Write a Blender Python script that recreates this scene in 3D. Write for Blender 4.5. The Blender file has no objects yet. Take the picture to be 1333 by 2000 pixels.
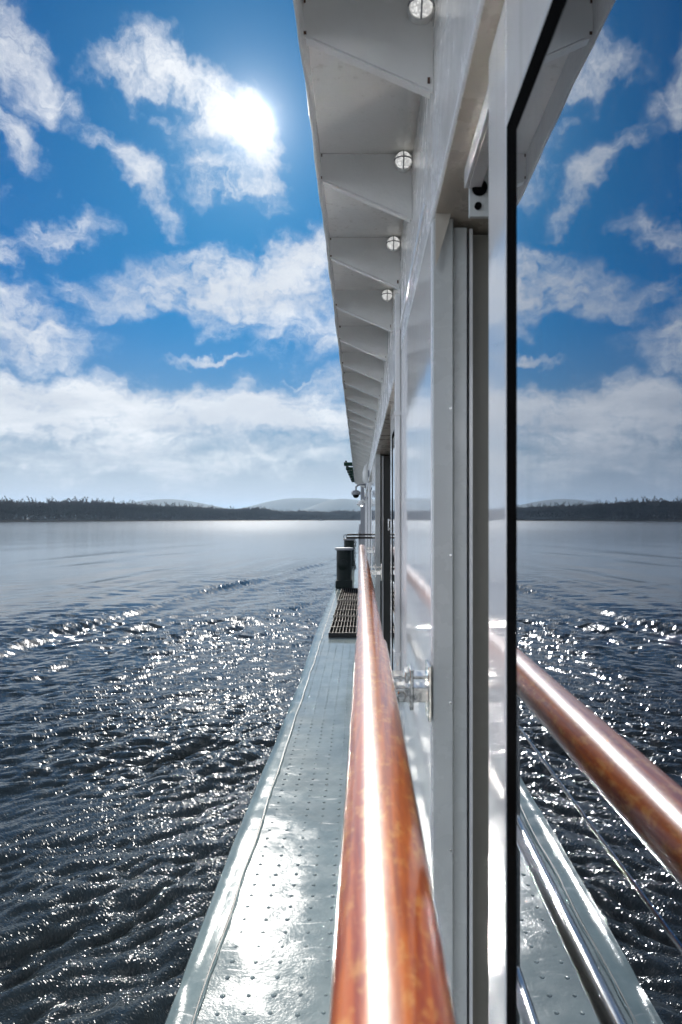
import bpy, bmesh, math, random
import numpy as np
from mathutils import Vector
random.seed(7); rng = np.random.default_rng(11)
scene = bpy.context.scene
COL = scene.collection
R = math.radians

# ------------------------------------------------------------------ camera
# origin = the camera; +Y along the ship, +X towards the cabin, +Z up
cam_d = bpy.data.cameras.new("camera"); cam = bpy.data.objects.new("camera", cam_d); COL.objects.link(cam)
cam.location = (0, 0, 0); cam.rotation_euler = (R(90), 0, 0)
cam_d.lens = 24.0; cam_d.sensor_width = 36.0
cam_d.shift_x = -47.5 / 2000; cam_d.shift_y = 13.0 / 2000
cam_d.clip_start = 0.02; cam_d.clip_end = 40000
cam_d.dof.use_dof = True; cam_d.dof.focus_distance = 3.2; cam_d.dof.aperture_fstop = 9.0
scene.camera = cam
scene.view_settings.view_transform = 'Standard'; scene.view_settings.look = 'None'
scene.view_settings.exposure = 1.25; scene.view_settings.gamma = 1.0
scene.cycles.use_denoising = True; scene.cycles.use_adaptive_sampling = False
scene.cycles.sample_clamp_direct = 4.0; scene.cycles.sample_clamp_indirect = 0.0; scene.cycles.blur_glossy = 0.0; scene.cycles.use_light_tree = False
scene.cycles.max_bounces = 10; scene.cycles.volume_bounces = 1

# ------------------------------------------------------------------ sun
SUN = Vector((-219, 1333, 778)).normalized()
SUN_EL = math.asin(SUN.z); SUN_AZ = math.atan2(SUN.x, SUN.y)
ld = bpy.data.lights.new("sun", 'SUN'); ld.energy = 2.0; ld.angle = R(0.6); ld.color = (1, .95, .88)
lo = bpy.data.objects.new("sun", ld); COL.objects.link(lo)
lo.rotation_euler = SUN.to_track_quat('Z', 'Y').to_euler(); lo.location = (-20, 120, 70)

# ------------------------------------------------------------------ world: Nishita sky with clouds
world = bpy.data.worlds.new("World"); scene.world = world; world.use_nodes = True
nt = world.node_tree; nt.nodes.clear()
class NB:
    """small node building helper"""
    def __init__(s, nt): s.nt = nt
    def n(s, t, **kw):
        x = s.nt.nodes.new(t)
        for k, v in kw.items(): setattr(x, k, v)
        return x
    def link(s, a, b): s.nt.links.new(a, b)
    def put(s, sock, v):
        if hasattr(v, 'is_output') or isinstance(v, bpy.types.NodeSocket): s.link(v, sock)
        else: sock.default_value = v
    def m(s, op, a, b=None, c=None, clamp=False):
        x = s.n('ShaderNodeMath', operation=op, use_clamp=clamp)
        s.put(x.inputs[0], a)
        if b is not None: s.put(x.inputs[1], b)
        if c is not None: s.put(x.inputs[2], c)
        return x.outputs[0]
    def vm(s, op, a, b=None, out=0):
        x = s.n('ShaderNodeVectorMath', operation=op)
        s.put(x.inputs[0], a)
        if b is not None: s.put(x.inputs[1], b)
        return x.outputs[out]
    def mr(s, v, a, b, c=0.0, d=1.0, smooth=True):
        x = s.n('ShaderNodeMapRange'); x.interpolation_type = 'SMOOTHSTEP' if smooth else 'LINEAR'
        s.put(x.inputs[0], v)
        for i, q in enumerate((a, b, c, d)): s.put(x.inputs[i + 1], q)
        return x.outputs[0]
    def comb(s, x, y, z):
        c = s.n('ShaderNodeCombineXYZ')
        for i, q in enumerate((x, y, z)): s.put(c.inputs[i], q)
        return c.outputs[0]
    def mixc(s, f, a, b, mode='MIX'):
        x = s.n('ShaderNodeMix', data_type='RGBA', blend_type=mode, clamp_factor=True)
        s.put(x.inputs[0], f); s.put(x.inputs[6], a); s.put(x.inputs[7], b)
        return x.outputs[2]
    def noise(s, vec, scale, detail=2.0, rough=.5, dist=0.0, dim='3D'):
        x = s.n('ShaderNodeTexNoise', noise_dimensions=dim)
        if vec is not None: s.link(vec, x.inputs['Vector'])
        s.put(x.inputs['Scale'], scale); s.put(x.inputs['Detail'], detail)
        s.put(x.inputs['Roughness'], rough); s.put(x.inputs['Distortion'], dist)
        return x
W = NB(nt)
sky = W.n('ShaderNodeTexSky', sky_type='NISHITA'); sky.sun_disc = False
sky.sun_elevation = SUN_EL; sky.sun_rotation = SUN_AZ
sky.air_density = 1.0; sky.dust_density = 0.25; sky.ozone_density = 2.5; sky.altitude = 100
SKY_STRENGTH = 0.085
tc = W.n('ShaderNodeTexCoord'); d = W.vm('NORMALIZE', tc.outputs['Generated'])
sep = W.n('ShaderNodeSeparateXYZ'); W.link(d, sep.inputs[0])
dx, dy, dz = sep.outputs
az = W.m('ARCTAN2', dx, dy); el = W.m('ARCSINE', dz)
azel0 = W.comb(az, el, 0.0)
wv = W.noise(azel0, 11.0, 4, .55); wv2 = W.noise(azel0, 40.0, 4, .6)
w1 = W.vm('SCALE', W.vm('SUBTRACT', wv.outputs['Color'], (.5, .5, .5))); w1.node.inputs['Scale'].default_value = .13
w2 = W.vm('SCALE', W.vm('SUBTRACT', wv2.outputs['Color'], (.5, .5, .5))); w2.node.inputs['Scale'].default_value = .035
azel = W.vm('ADD', azel0, W.vm('ADD', w1, w2))
# cloud banks given by azimuth / elevation (degrees): az, el, half width, half height, tilt, weight
def px(u, v): return (math.degrees(math.atan((u - 714) / 1333)), math.degrees(math.atan((1013 - v) / math.hypot(1333, u - 714))))
K = 180 / math.pi / 1333
BANKS = [  # placed around the sun and along the horizon
 (245,150,85,42,-10,1.),(350,165,95,48,-28,1.15),(440,235,75,70,-38,1.3),(500,300,60,80,25,1.3),(440,345,95,42,12,1.15),(390,290,60,40,-20,.6),
 (205,300,80,22,-34,.62),(275,350,66,42,-38,1.0),(320,425,42,24,-30,.75),(320,240,30,18,0,.5),
 (35,105,70,62,-45,1.0),(85,170,56,40,-50,.9),(15,265,75,42,-42,1.1),
 (115,440,92,34,20,1.0),(5,470,42,42,-30,.95),(5,380,26,22,-20,.55),
 (460,545,265,70,10,1.35),(600,510,140,75,12,1.15),(610,630,150,70,0,1.0),(330,605,190,34,0,.85),(30,620,140,85,-18,1.2),(185,565,90,36,-22,.7),
 (400,688,90,11,2,.9),(60,690,110,22,-8,.85),
 (140,795,320,70,-4,1.4),(470,805,300,60,-4,1.35),(650,770,120,50,0,.6),(600,735,50,10,0,.6),(300,880,520,46,0,.7),
]
tot = None
for (u, v, hw, hh, tilt, wt) in BANKS:
    a0, e0 = px(u, v)
    mp = W.n('ShaderNodeMapping', vector_type='TEXTURE'); W.link(azel, mp.inputs[0])
    mp.inputs['Location'].default_value = (R(a0), R(e0), 0)
    mp.inputs['Rotation'].default_value = (0, 0, R(tilt))
    mp.inputs['Scale'].default_value = (R(hw * K), R(hh * K), 1)
    ln = W.vm('LENGTH', mp.outputs[0], out=1)
    g = W.mr(ln, 0.25, 1.45, wt, 0.0)
    tot = g if tot is None else W.m('MAXIMUM', tot, g)
# scattered clouds elsewhere in the sky (beside and behind)
inv = W.m('DIVIDE', 1.0, W.m('ADD', W.m('MAXIMUM', dz, 0.0), 0.16))
plane = W.vm('SCALE', d); plane.node.inputs['Scale'].default_value = 1.0; W.link(inv, plane.node.inputs['Scale'])
front = W.mr(az, R(-40), R(-33), 1.0, 0.0); front2 = W.mr(az, R(6), R(14), 0.0, 1.0)
other = W.mr(W.noise(plane, 0.7, 3.0, .5).outputs[0], .34, .58)
other = W.m('MULTIPLY', other, W.m('MAXIMUM', front, front2))
tot = W.m('MAXIMUM', tot, other)
nA = W.noise(plane, 2.6, 9.0, .62, .55).outputs[0]
stretch = W.n('ShaderNodeMapping'); W.link(azel, stretch.inputs[0]); stretch.inputs['Scale'].default_value = (.75, 1.7, 1); stretch.inputs['Rotation'].default_value = (0, 0, R(-9))
nB = W.noise(stretch.outputs[0], 13.0, 10.0, .62, .9).outputs[0]
nC = W.noise(azel, 46.0, 8.0, .65, .6).outputs[0]
nz = W.m('ADD', W.m('ADD', W.m('MULTIPLY', nA, .42), W.m('MULTIPLY', nB, .40)), W.m('MULTIPLY', nC, .18))
dens = W.m('ADD', tot, W.m('MULTIPLY', W.m('SUBTRACT', nz, .5), W.m('ADD', 1.5, W.m('MULTIPLY', tot, 3.6))))
dens = W.m('ADD', dens, W.m('MULTIPLY', W.mr(el, R(3), R(20), 1.0, 0.0), .26))
mask = W.mr(dens, .18, 1.62)
mask = W.m('MULTIPLY', mask, W.mr(dz, -.02, .02))
# circumsolar glare (the sun burning through thin cloud)
cosang = W.vm('DOT_PRODUCT', d, tuple(SUN), out=1)
th = W.m('MULTIPLY', W.m('ARCCOSINE', W.m('MINIMUM', cosang, .9999999)), 180 / math.pi)
def gauss(sig, amp):
    q = W.m('DIVIDE', th, sig)
    return W.m('MULTIPLY', W.m('EXPONENT', W.m('MULTIPLY', W.m('MULTIPLY', q, q), -1.0)), amp)
def expo(sig, amp): return W.m('MULTIPLY', W.m('EXPONENT', W.m('DIVIDE', th, -sig)), amp)
glow = W.m('ADD', W.m('ADD', gauss(.85, 24.0), expo(1.0, 8.0)), expo(3.4, 1.7))
hs = W.n('ShaderNodeHueSaturation'); W.link(sky.outputs[0], hs.inputs['Color'])
hs.inputs['Saturation'].default_value = 1.25; hs.inputs['Value'].default_value = 0.34
deep = W.mixc(1.0, hs.outputs[0], (.0, .50, .86, 1), 'MULTIPLY')
lowhaze = W.mr(dz, .0, .30, .92, .0)
base = W.mixc(lowhaze, deep, (1.55, 1.75, 2.05, 1))
base = W.mixc(W.mr(dz, .0, .13, .95, .0), base, (3.0, 3.25, 3.65, 1))
shade = W.mr(W.noise(plane, 1.6, 5.0, .55, .3).outputs[0], .35, .7)
ccol = W.mixc(shade, (3.5, 3.7, 4.0, 1), (4.8, 4.88, 5.0, 1))
fill_boost = W.m('MAXIMUM', W.mr(az, R(-75), R(-45), 1.0, 0.0), W.mr(az, R(150), R(170), 0.0, 1.0))  # clouds out of view, left and behind, brightened to fill the ship's shaded sides
ccol = W.vm('SCALE', ccol); W.link(W.m('ADD', 1.0, W.m('MULTIPLY', fill_boost, 4.0)), ccol.node.inputs['Scale'])
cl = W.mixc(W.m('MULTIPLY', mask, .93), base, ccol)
cl = W.mixc(W.mr(dz, -.03, -.005), (.05, .06, .07, 1), cl)
add = W.n('ShaderNodeMix', data_type='RGBA', blend_type='ADD'); add.inputs[0].default_value = 1.0
W.link(cl, add.inputs[6]); gl = W.vm('SCALE', (1.0, .97, .92)); W.link(glow, gl.node.inputs['Scale']); W.link(gl, add.inputs[7])
bg = W.n('ShaderNodeBackground'); W.link(add.outputs[2], bg.inputs[0]); bg.inputs[1].default_value = SKY_STRENGTH
out = W.n('ShaderNodeOutputWorld'); W.link(bg.outputs[0], out.inputs[0])

# ------------------------------------------------------------------ helpers
def xo(y):
    """plan curve of the ship's side: it swings gently outboard going aft"""
    k = .35
    t = (y - 1.3) / k
    return -.009 * k * (math.log1p(math.exp(min(t, 40))) if t < 40 else t)

class MB:
    def __init__(s): s.v = []; s.f = []
    def add(s, vs, fs):
        o = len(s.v); s.v += [tuple(p) for p in vs]; s.f += [tuple(i + o for i in f) for f in fs]; return s
    def box(s, x0, x1, y0, y1, z0, z1):
        vs = [(x, y, z) for x in (x0, x1) for y in (y0, y1) for z in (z0, z1)]
        return s.add(vs, [(0,1,3,2),(4,6,7,5),(0,4,5,1),(2,3,7,6),(0,2,6,4),(1,5,7,3)])
    def sweep(s, prof, ys, curve=True, closed=True, caps=True, jit=None):
        """profile of (x,z) swept along y following the ship's curve"""
        n = len(prof); vs = []; fs = []
        for i, y in enumerate(ys):
            o = xo(y) if curve else 0.0
            for (x, z) in prof: vs.append((x + o, y, z))
        m = n if closed else n - 1
        for i in range(len(ys) - 1):
            for j in range(m):
                a = i * n + j; b = i * n + (j + 1) % n
                fs.append((a, a + n, b + n, b))
        if caps and closed:
            fs.append(tuple(range(n))); fs.append(tuple((len(ys) - 1) * n + j for j in range(n - 1, -1, -1)))
        return s.add(vs, fs)
    def bar(s, x0, x1, y0, y1, z0, z1, step=.4):
        n = max(2, int((y1 - y0) / step) + 1)
        return s.sweep([(x0, z0), (x1, z0), (x1, z1), (x0, z1)], list(np.linspace(y0, y1, n)))
    def tube(s, pts, r, n=12, caps=True):
        pts = [Vector(p) for p in pts]; vs = []; fs = []
        rs = r if isinstance(r, (list, tuple)) else [r] * len(pts)
        prev = None
        for i, p in enumerate(pts):
            t = (pts[min(i + 1, len(pts) - 1)] - pts[max(i - 1, 0)]).normalized()
            if prev is None:
                a = t.orthogonal().normalized()
            else:
                a = (prev - t * prev.dot(t)).normalized()
            prev = a; b = t.cross(a)
            for k in range(n):
                q = 2 * math.pi * k / n
                vs.append(p + (a * math.cos(q) + b * math.sin(q)) * rs[i])
        for i in range(len(pts) - 1):
            for k in range(n):
                fs.append((i*n + k, i*n + (k+1) % n, (i+1)*n + (k+1) % n, (i+1)*n + k))
        if caps:
            fs.append(tuple(range(n - 1, -1, -1))); fs.append(tuple((len(pts)-1)*n + k for k in range(n)))
        return s.add(vs, fs)
    def lathe(s, prof, c, axis='z', n=24, sy=1.0):
        """profile of (radius, height) turned about an axis through c"""
        vs = []; fs = []; m = len(prof)
        for (r, h) in prof:
            for k in range(n):
                q = 2 * math.pi * k / n; a, b = r * math.cos(q), r * math.sin(q)
                if axis == 'z': p = (c[0] + a, c[1] + b, c[2] + h)
                elif axis == 'y': p = (c[0] + a, c[1] + h, c[2] + b)
                else: p = (c[0] + h, c[1] + a, c[2] + b)
                vs.append(p)
        for i in range(m - 1):
            for k in range(n):
                fs.append((i*n + k, i*n + (k+1) % n, (i+1)*n + (k+1) % n, (i+1)*n + k))
        if prof[0][0] > 1e-6: fs.append(tuple(range(n - 1, -1, -1)))
        if prof[-1][0] > 1e-6: fs.append(tuple((m-1)*n + k for k in range(n)))
        return s.add(vs, fs)
    def build(s, name, mat, parent=None, smooth=35, bevel=0, loc=None):
        me = bpy.data.meshes.new(name); me.from_pydata(s.v, [], s.f); me.update()
        bm = bmesh.new(); bm.from_mesh(me); bmesh.ops.recalc_face_normals(bm, faces=bm.faces); bm.to_mesh(me); bm.free()
        if smooth:
            me.shade_smooth(); me.set_sharp_from_angle(angle=R(smooth))
        me.materials.append(mat)
        o = bpy.data.objects.new(name, me); COL.objects.link(o)
        if parent is not None: o.parent = parent
        if loc is not None: o.location = loc
        if bevel:
            b = o.modifiers.new("bevel", 'BEVEL'); b.width = bevel; b.segments = 2; b.limit_method = 'ANGLE'; b.angle_limit = R(50)
        return o
def thing(name, label, cat, loc=(0, 0, 0), group=None):
    o = bpy.data.objects.new(name, None); COL.objects.link(o); o.location = loc; o.empty_display_size = .1
    o['label'] = label; o['category'] = cat
    if group: o['group'] = group
    return o
def tag(o, label=None, cat=None, group=None, kind=None):
    if label: o['label'] = label
    if cat: o['category'] = cat
    if group: o['group'] = group
    if kind: o['kind'] = kind
    return o
def copy_tree(o, parent=None):
    c = o.copy(); COL.objects.link(c)
    if parent is not None: c.parent = parent
    for ch in list(o.children): copy_tree(ch, c)
    return c

# ------------------------------------------------------------------ materials
def pmat(name, color, rough=.4, metal=0.0, coat=0.0, coat_rough=.03, ior=1.5, spec=.5):
    m = bpy.data.materials.new(name); m.use_nodes = True
    b = m.node_tree.nodes['Principled BSDF']
    b.inputs['Base Color'].default_value = (*color, 1); b.inputs['Roughness'].default_value = rough
    b.inputs['Metallic'].default_value = metal; b.inputs['IOR'].default_value = ior
    b.inputs['Coat Weight'].default_value = coat; b.inputs['Coat Roughness'].default_value = coat_rough
    b.inputs['Specular IOR Level'].default_value = spec
    return m, NB(m.node_tree), b
def bump(N, b, h, strength, dist, prev=None, coat=False):
    bp = N.n('ShaderNodeBump'); bp.inputs['Strength'].default_value = strength; bp.inputs['Distance'].default_value = dist
    N.link(h, bp.inputs['Height'])
    if prev is not None: N.link(prev, bp.inputs['Normal'])
    N.link(bp.outputs[0], b.inputs['Normal'])
    if coat: N.link(bp.outputs[0], b.inputs['Coat Normal'])
    return bp.outputs[0]
def objco(N, scale=(1, 1, 1)):
    t = N.n('ShaderNodeTexCoord'); mp = N.n('ShaderNodeMapping'); N.link(t.outputs['Object'], mp.inputs[0])
    mp.inputs['Scale'].default_value = scale
    return mp.outputs[0]

def white_paint(name, col=(.78, .78, .77), rough=.12, rust=0.0, peel=.35):
    m, N, b = pmat(name, col, rough, ior=1.5)
    co = objco(N)
    dirt = N.mr(N.noise(co, 3.0, 6, .65).outputs[0], .38, .75)
    c = N.mixc(N.m('MULTIPLY', dirt, .35), (*col, 1), (col[0]*.80, col[1]*.77, col[2]*.70, 1))
    streak = N.mr(N.noise(objco(N, (55, 55, 1.6)), 1.0, 4, .6).outputs[0], .56, .74)
    blotch = N.mr(N.noise(co, 1.7, 3, .5).outputs[0], .42, .62)
    c = N.mixc(N.m('MULTIPLY', N.m('MULTIPLY', streak, blotch), .30), c, (.34, .31, .25, 1))
    if rust:
        r = N.mr(N.noise(co, 22.0, 5, .7).outputs[0], .70, .78)
        r2 = N.mr(N.noise(co, 2.3, 3, .5).outputs[0], .5, .6)
        c = N.mixc(N.m('MULTIPLY', N.m('MULTIPLY', r, r2), rust), c, (.16, .07, .03, 1))
    N.link(c, b.inputs['Base Color'])
    N.put(b.inputs['Roughness'], N.mr(N.noise(co, 14.0, 4, .6).outputs[0], .3, .7, rough * .7, rough * 1.6))
    h = N.m('ADD', N.noise(co, 130.0, 2, .5).outputs[0], N.m('MULTIPLY', N.noise(co, 14.0, 2, .5).outputs[0], 3.0))
    bump(N, b, h, peel, .0012)
    return m
M = {}
M['paint'] = white_paint('white_gloss_paint', (.82, .82, .82), rough=.03, peel=.06)
M['paint2'] = white_paint('upper_wall_paint', (.80, .80, .80), rough=.20, peel=.35)
M['eave'] = white_paint('eave_paint', (.80, .80, .78), rough=.10, rust=.8, peel=.6)
M['frame'] = white_paint('frame_paint', (.76, .76, .75), rough=.045, peel=.06)
M['jamb'] = white_paint('jamb_paint', (.60, .62, .60), rough=.22, peel=.12)
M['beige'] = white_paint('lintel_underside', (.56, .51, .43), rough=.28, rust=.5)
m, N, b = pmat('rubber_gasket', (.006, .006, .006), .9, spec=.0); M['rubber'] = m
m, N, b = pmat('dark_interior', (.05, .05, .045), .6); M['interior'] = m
m, N, b = pmat('interior_panel', (.19, .18, .15), .5); M['panel'] = m
# reflective solar glass
m, N, b = pmat('solar_glass', (.40, .43, .48), .0, metal=1.0)
co = objco(N); bump(N, b, N.noise(co, 1.6, 1, .4).outputs[0], .02, .02)
sm = N.mr(N.noise(objco(N, (1, 9, .7)), 2.2, 5, .6, .4).outputs[0], .50, .72)
N.put(b.inputs['Roughness'], N.m('MULTIPLY', sm, .035)); M['glass'] = m
df = N.n('ShaderNodeBsdfDiffuse'); df.inputs[0].default_value = (.5, .5, .5, 1)
drip = N.mr(N.noise(objco(N, (1, 26, .9)), 3.0, 5, .62, .3).outputs[0], .46, .80, .004, .07)
ms = N.n('ShaderNodeMixShader'); N.link(drip, ms.inputs[0]); N.link(b.outputs[0], ms.inputs[1]); N.link(df.outputs[0], ms.inputs[2])
N.link(ms.outputs[0], m.node_tree.nodes['Material Output'].inputs['Surface'])
# stainless
m, N, b = pmat('stainless', (.62, .62, .60), .16, metal=1.0)
co = objco(N, (40, 2, 40)); N.put(b.inputs['Roughness'], N.mr(N.noise(co, 3.0, 3, .5).outputs[0], .3, .7, .10, .26)); M['steel'] = m
# varnished wood
m, N, b = pmat('varnished_wood', (.35, .08, .02), .32, coat=1.0, coat_rough=.085); N.put(b.inputs['Coat Roughness'], N.mr(N.noise(objco(N, (1, .3, 1)), 40.0, 4, .7).outputs[0], .35, .7, .06, .17)); b.inputs['Coat IOR'].default_value = 1.55
co = objco(N, (1, .045, 1)); co1 = objco(N)
grain = N.noise(co, 140.0, 6, .7, .5).outputs[0]; blot = N.noise(co1, 34.0, 5, .65).outputs[0]
c = N.mixc(N.mr(grain, .32, .68), (.32, .042, .003, 1), (.74, .175, .012, 1))
c = N.mixc(N.mr(N.noise(objco(N, (1, .45, 1)), 95.0, 4, .7).outputs[0], .50, .66, 0, .6), c, (.88, .42, .10, 1))
N.link(c, b.inputs['Base Color'])
bump(N, b, N.m('ADD', N.m('MULTIPLY', blot, 1.0), N.m('MULTIPLY', grain, .4)), .22, .0012, coat=True); M['wood'] = m
# deck paint
def deck_paint(name, col, rough):
    m, N, b = pmat(name, col, rough, ior=1.5)
    co = objco(N); cs = objco(N, (9, 1, 1))
    n1 = N.noise(co, 5.0, 6, .6).outputs[0]
    c = N.mixc(N.mr(n1, .3, .7), (col[0]*.82, col[1]*.84, col[2]*.84, 1), (col[0]*1.12, col[1]*1.12, col[2]*1.1, 1))
    scuff = N.mr(N.noise(cs, 14.0, 5, .7).outputs[0], .64, .72)
    c = N.mixc(N.m('MULTIPLY', scuff, .35), c, (.45, .47, .46, 1))
    gr = N.mr(N.noise(co, 2.0, 7, .7, .4).outputs[0], .6, .78)
    c = N.mixc(N.m('MULTIPLY', gr, .45), c, (.16, .15, .13, 1))
    sp = N.mr(N.noise(co, 75.0, 3, .6).outputs[0], .68, .74)
    c = N.mixc(N.m('MULTIPLY', N.m('MULTIPLY', sp, gr), .8), c, (.10, .06, .04, 1))
    salt = N.mr(N.noise(objco(N, (1, 5, 1)), 6.0, 7, .72, .8).outputs[0], .57, .70)
    c = N.mixc(N.m('MULTIPLY', salt, .30), c, (.52, .54, .54, 1))
    N.link(c, b.inputs['Base Color'])
    wear = N.m('ADD', N.mr(N.noise(co, 11.0, 5, .6).outputs[0], .3, .7, rough * .7, rough * 1.4), N.m('MULTIPLY', salt, .12))
    N.put(b.inputs['Roughness'], wear)
    h = N.m('ADD', N.noise(co, 150.0, 3, .55).outputs[0], N.m('MULTIPLY', N.noise(co, 30.0, 3, .6).outputs[0], 2.0))
    bump(N, b, h, .20, .0012)
    return m
M['deck'] = deck_paint('deck_paint', (.255, .305, .302), .075)
M['margin'] = deck_paint('margin_paint', (.22, .285, .285), .10)
m, N, b = pmat('dark_green_steel', (.004, .010, .009), .42, spec=.22); co = objco(N)
bump(N, b, N.noise(co, 60, 3, .5).outputs[0], .3, .002); M['green'] = m
m, N, b = pmat('platform_green', (.002, .022, .013), .6, spec=.15); M['pgreen'] = m
m, N, b = pmat('black_iron', (.006, .006, .006), .5, spec=.3); M['iron'] = m
m, N, b = pmat('worn_grate', (.012, .012, .012), .5, spec=.3); M['grate'] = m
m, N, b = pmat('grey_plastic', (.25, .26, .28), .35); M['grey'] = m
m, N, b = pmat('white_plastic', (.8, .8, .78), .35); M['wplastic'] = m
m, N, b = pmat('black_dome', (.006, .006, .007), .06); M['bdome'] = m
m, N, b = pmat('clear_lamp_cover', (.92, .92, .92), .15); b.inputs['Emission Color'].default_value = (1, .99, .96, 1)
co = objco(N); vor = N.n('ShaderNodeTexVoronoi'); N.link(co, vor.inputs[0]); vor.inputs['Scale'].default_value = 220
bump(N, b, vor.outputs[0], .9, .003); N.put(b.inputs['Emission Strength'], N.mr(vor.outputs[0], .1, .6, .38, .14)); M['lampcover'] = m  # faint emission put in for the white glints of the clear cover
m, N, b = pmat('hull_paint', (.70, .71, .70), .25); M['hull'] = m
m, N, b = pmat('weld', (.20, .22, .22), .3); M['weld'] = m
m, N, b = pmat('seam_gap', (.03, .035, .035), .5); M['gap'] = m
m, N, b = pmat('wood_joint', (.05, .015, .006), .4); M['joint'] = m

# ------------------------------------------------------------------ water
WZ = -2.8; CAP = .12
def smooth(x, a, b):
    t = np.clip((x - a) / (b - a), 0, 1); return t * t * (3 - 2 * t)
def vnoise(x, y, s, seed):
    """cheap smooth value noise"""
    r = np.random.default_rng(seed); tab = r.random((256, 256))
    X = x / s + 1000.3; Y = y / s + 1000.7
    i = np.floor(X).astype(int); j = np.floor(Y).astype(int); fx = X - i; fy = Y - j
    fx = fx*fx*(3-2*fx); fy = fy*fy*(3-2*fy)
    g = lambda a, c: tab[a & 255, c & 255]
    return (g(i, j)*(1-fx)+g(i+1, j)*fx)*(1-fy) + (g(i, j+1)*(1-fx)+g(i+1, j+1)*fx)*fy
fine = np.arange(-42, 3.01, .085)
azs = np.concatenate([np.arange(-180, -72, 6.0), np.arange(-72, -42, .5), fine, np.arange(3.5, 20, .8), np.arange(20, 180, 6.0)])
rs = [1.2]
while rs[-1] < 12500:
    r_ = rs[-1]; rs.append(r_ + max(.010, min(r_ * r_ / 1870 * .95, r_ * .06)))
rs = np.array(rs); spacing = np.gradient(rs)
A, RR = np.meshgrid(np.radians(azs), rs)
GX = RR * np.sin(A); GY = RR * np.cos(A); SP = np.broadcast_to(spacing[:, None], GX.shape)
P1 = np.array([-7.6, 14.0]); P2 = np.array([-2.2, 45.5]); dl = (P2 - P1) / np.linalg.norm(P2 - P1); nl = np.array([-dl[1], dl[0]])
Q = (GX - P1[0]) * nl[0] + (GY - P1[1]) * nl[1]; T = (GX - P1[0]) * dl[0] + (GY - P1[1]) * dl[1]
wig = (vnoise(GX, GY, 5.0, 3) - .5) * 1.2
Qw = Q + wig
inside = 1 - smooth(Q, -4.0, 15.0)                # ship side of the bow wave: choppy
gust = .40 + 1.25 * vnoise(GX, GY, 5.5, 5) * vnoise(GX, GY, 1.9, 6) * 1.5
far_calm = 1 / (1 + (RR / 40.0) ** 1.8)
amp = (.10 + .90 * inside ** 1.3) * gust * (.03 + .97 * far_calm)
Hh = np.zeros_like(GX); DXs = np.zeros_like(GX); DYs = np.zeros_like(GX)
base_dir = math.atan2(nl[1], nl[0])
for k in range(110):
    lam = math.exp(rng.uniform(math.log(.11), math.log(1.5)))
    th_ = (R(128) if lam < .55 else R(150)) + rng.normal(0, .52) + (math.pi if rng.random() < .2 else 0)
    kx, ky = math.cos(th_) * 2 * math.pi / lam, math.sin(th_) * 2 * math.pi / lam
    st = .041 * (1.0 if lam < .6 else .55)
    a_ = st * lam / (2 * math.pi)
    w_ = smooth(lam / SP, 1.1, 2.4)
    ph = kx * GX + ky * GY + rng.uniform(0, 6.28)
    s_, c_ = np.sin(ph), np.cos(ph)
    Hh += a_ * w_ * s_
    DXs += a_ * w_ * c_ * math.cos(th_); DYs += a_ * w_ * c_ * math.sin(th_)
Hh *= amp; DXs *= amp; DYs *= amp
damp = smooth(RR, 1.0, 3.0)
for (q0, hgt, wd, t0, t1) in ((0, .14, .27, -40, 34), (-1.3, .08, .34, -30, 36), (1.9, .035, .6, -40, 30), (3.9, .05, .7, -60, 26), (6.4, .035, .8, -60, 22), (9.2, .03, .9, -60, 20), (-3.2, .04, .6, -20, 40), (13.5, .035, 1.3, -80, 40), (18.5, .03, 1.6, -80, 60)):
    env = smooth(T, t0, t0 + 12) * (1 - smooth(T, t1, t1 + 14)) * (.12 + 1.5 * vnoise(T, Q, 5.5, int(q0 * 7 + 90)) ** 1.6)
    e = (Qw - q0) / wd
    Hh += hgt * env * (np.exp(-e * e) - .45 * np.exp(-((e - 1.6) / 1.3) ** 2))
swell = .02 * np.sin(.55 * Q + .1 * T) * smooth(Q, 0, 12) * far_calm
cellx = RR * math.radians(.085)
cap = np.minimum(cellx, SP)          # capillary ripples: small random facets
ripple = rng.normal(0, 1, GX.shape) * cap * CAP * (.35 + .65 * inside) * far_calm ** .5 * (.4 + .9 * vnoise(GX, GY, 1.1, 8)) * (.30 + .85 * smooth(GX, -6.5, -1.2)) * (RR < 150)
Hh = (Hh + swell + ripple) * damp
VX = (GX - DXs * damp).ravel(); VY = (GY - DYs * damp).ravel(); VZ = (WZ + Hh).ravel()
nr, nc = GX.shape
idx = np.arange(nr * nc).reshape(nr, nc)
a = idx[:-1, :]; b_ = idx[1:, :]
a2 = np.roll(a, -1, axis=1); b2 = np.roll(b_, -1, axis=1)
quads = np.stack([a, a2, b2, b_], -1).reshape(-1, 4)[:, ::-1]
me = bpy.data.meshes.new("water")
me.vertices.add(nr * nc); me.vertices.foreach_set("co", np.stack([VX, VY, VZ], 1).astype(np.float32).ravel())
nq = len(quads)
me.loops.add(nq * 4); me.loops.foreach_set("vertex_index", quads.astype(np.int32).ravel())
me.polygons.add(nq); me.polygons.foreach_set("loop_start", np.arange(0, nq * 4, 4, dtype=np.int32))
me.update(calc_edges=True); me.validate(); me.shade_flat()
water = bpy.data.objects.new("water", me); COL.objects.link(water); water['kind'] = 'structure'
if me.polygons[nq // 2].normal.z < 0: me.flip_normals()
m, N, b = pmat('river_water', (.020, .027, .028), .045, ior=1.34)
g = N.n('ShaderNodeNewGeometry'); pos = g.outputs['Position']
mp = N.n('ShaderNodeMapping'); N.link(pos, mp.inputs[0]); mp.inputs['Rotation'].default_value = (0, 0, -base_dir); mp.inputs['Scale'].default_value = (1.0, .55, 1)
h1 = N.noise(mp.outputs[0], 9.0, 4, .62, .5).outputs[0]
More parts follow.
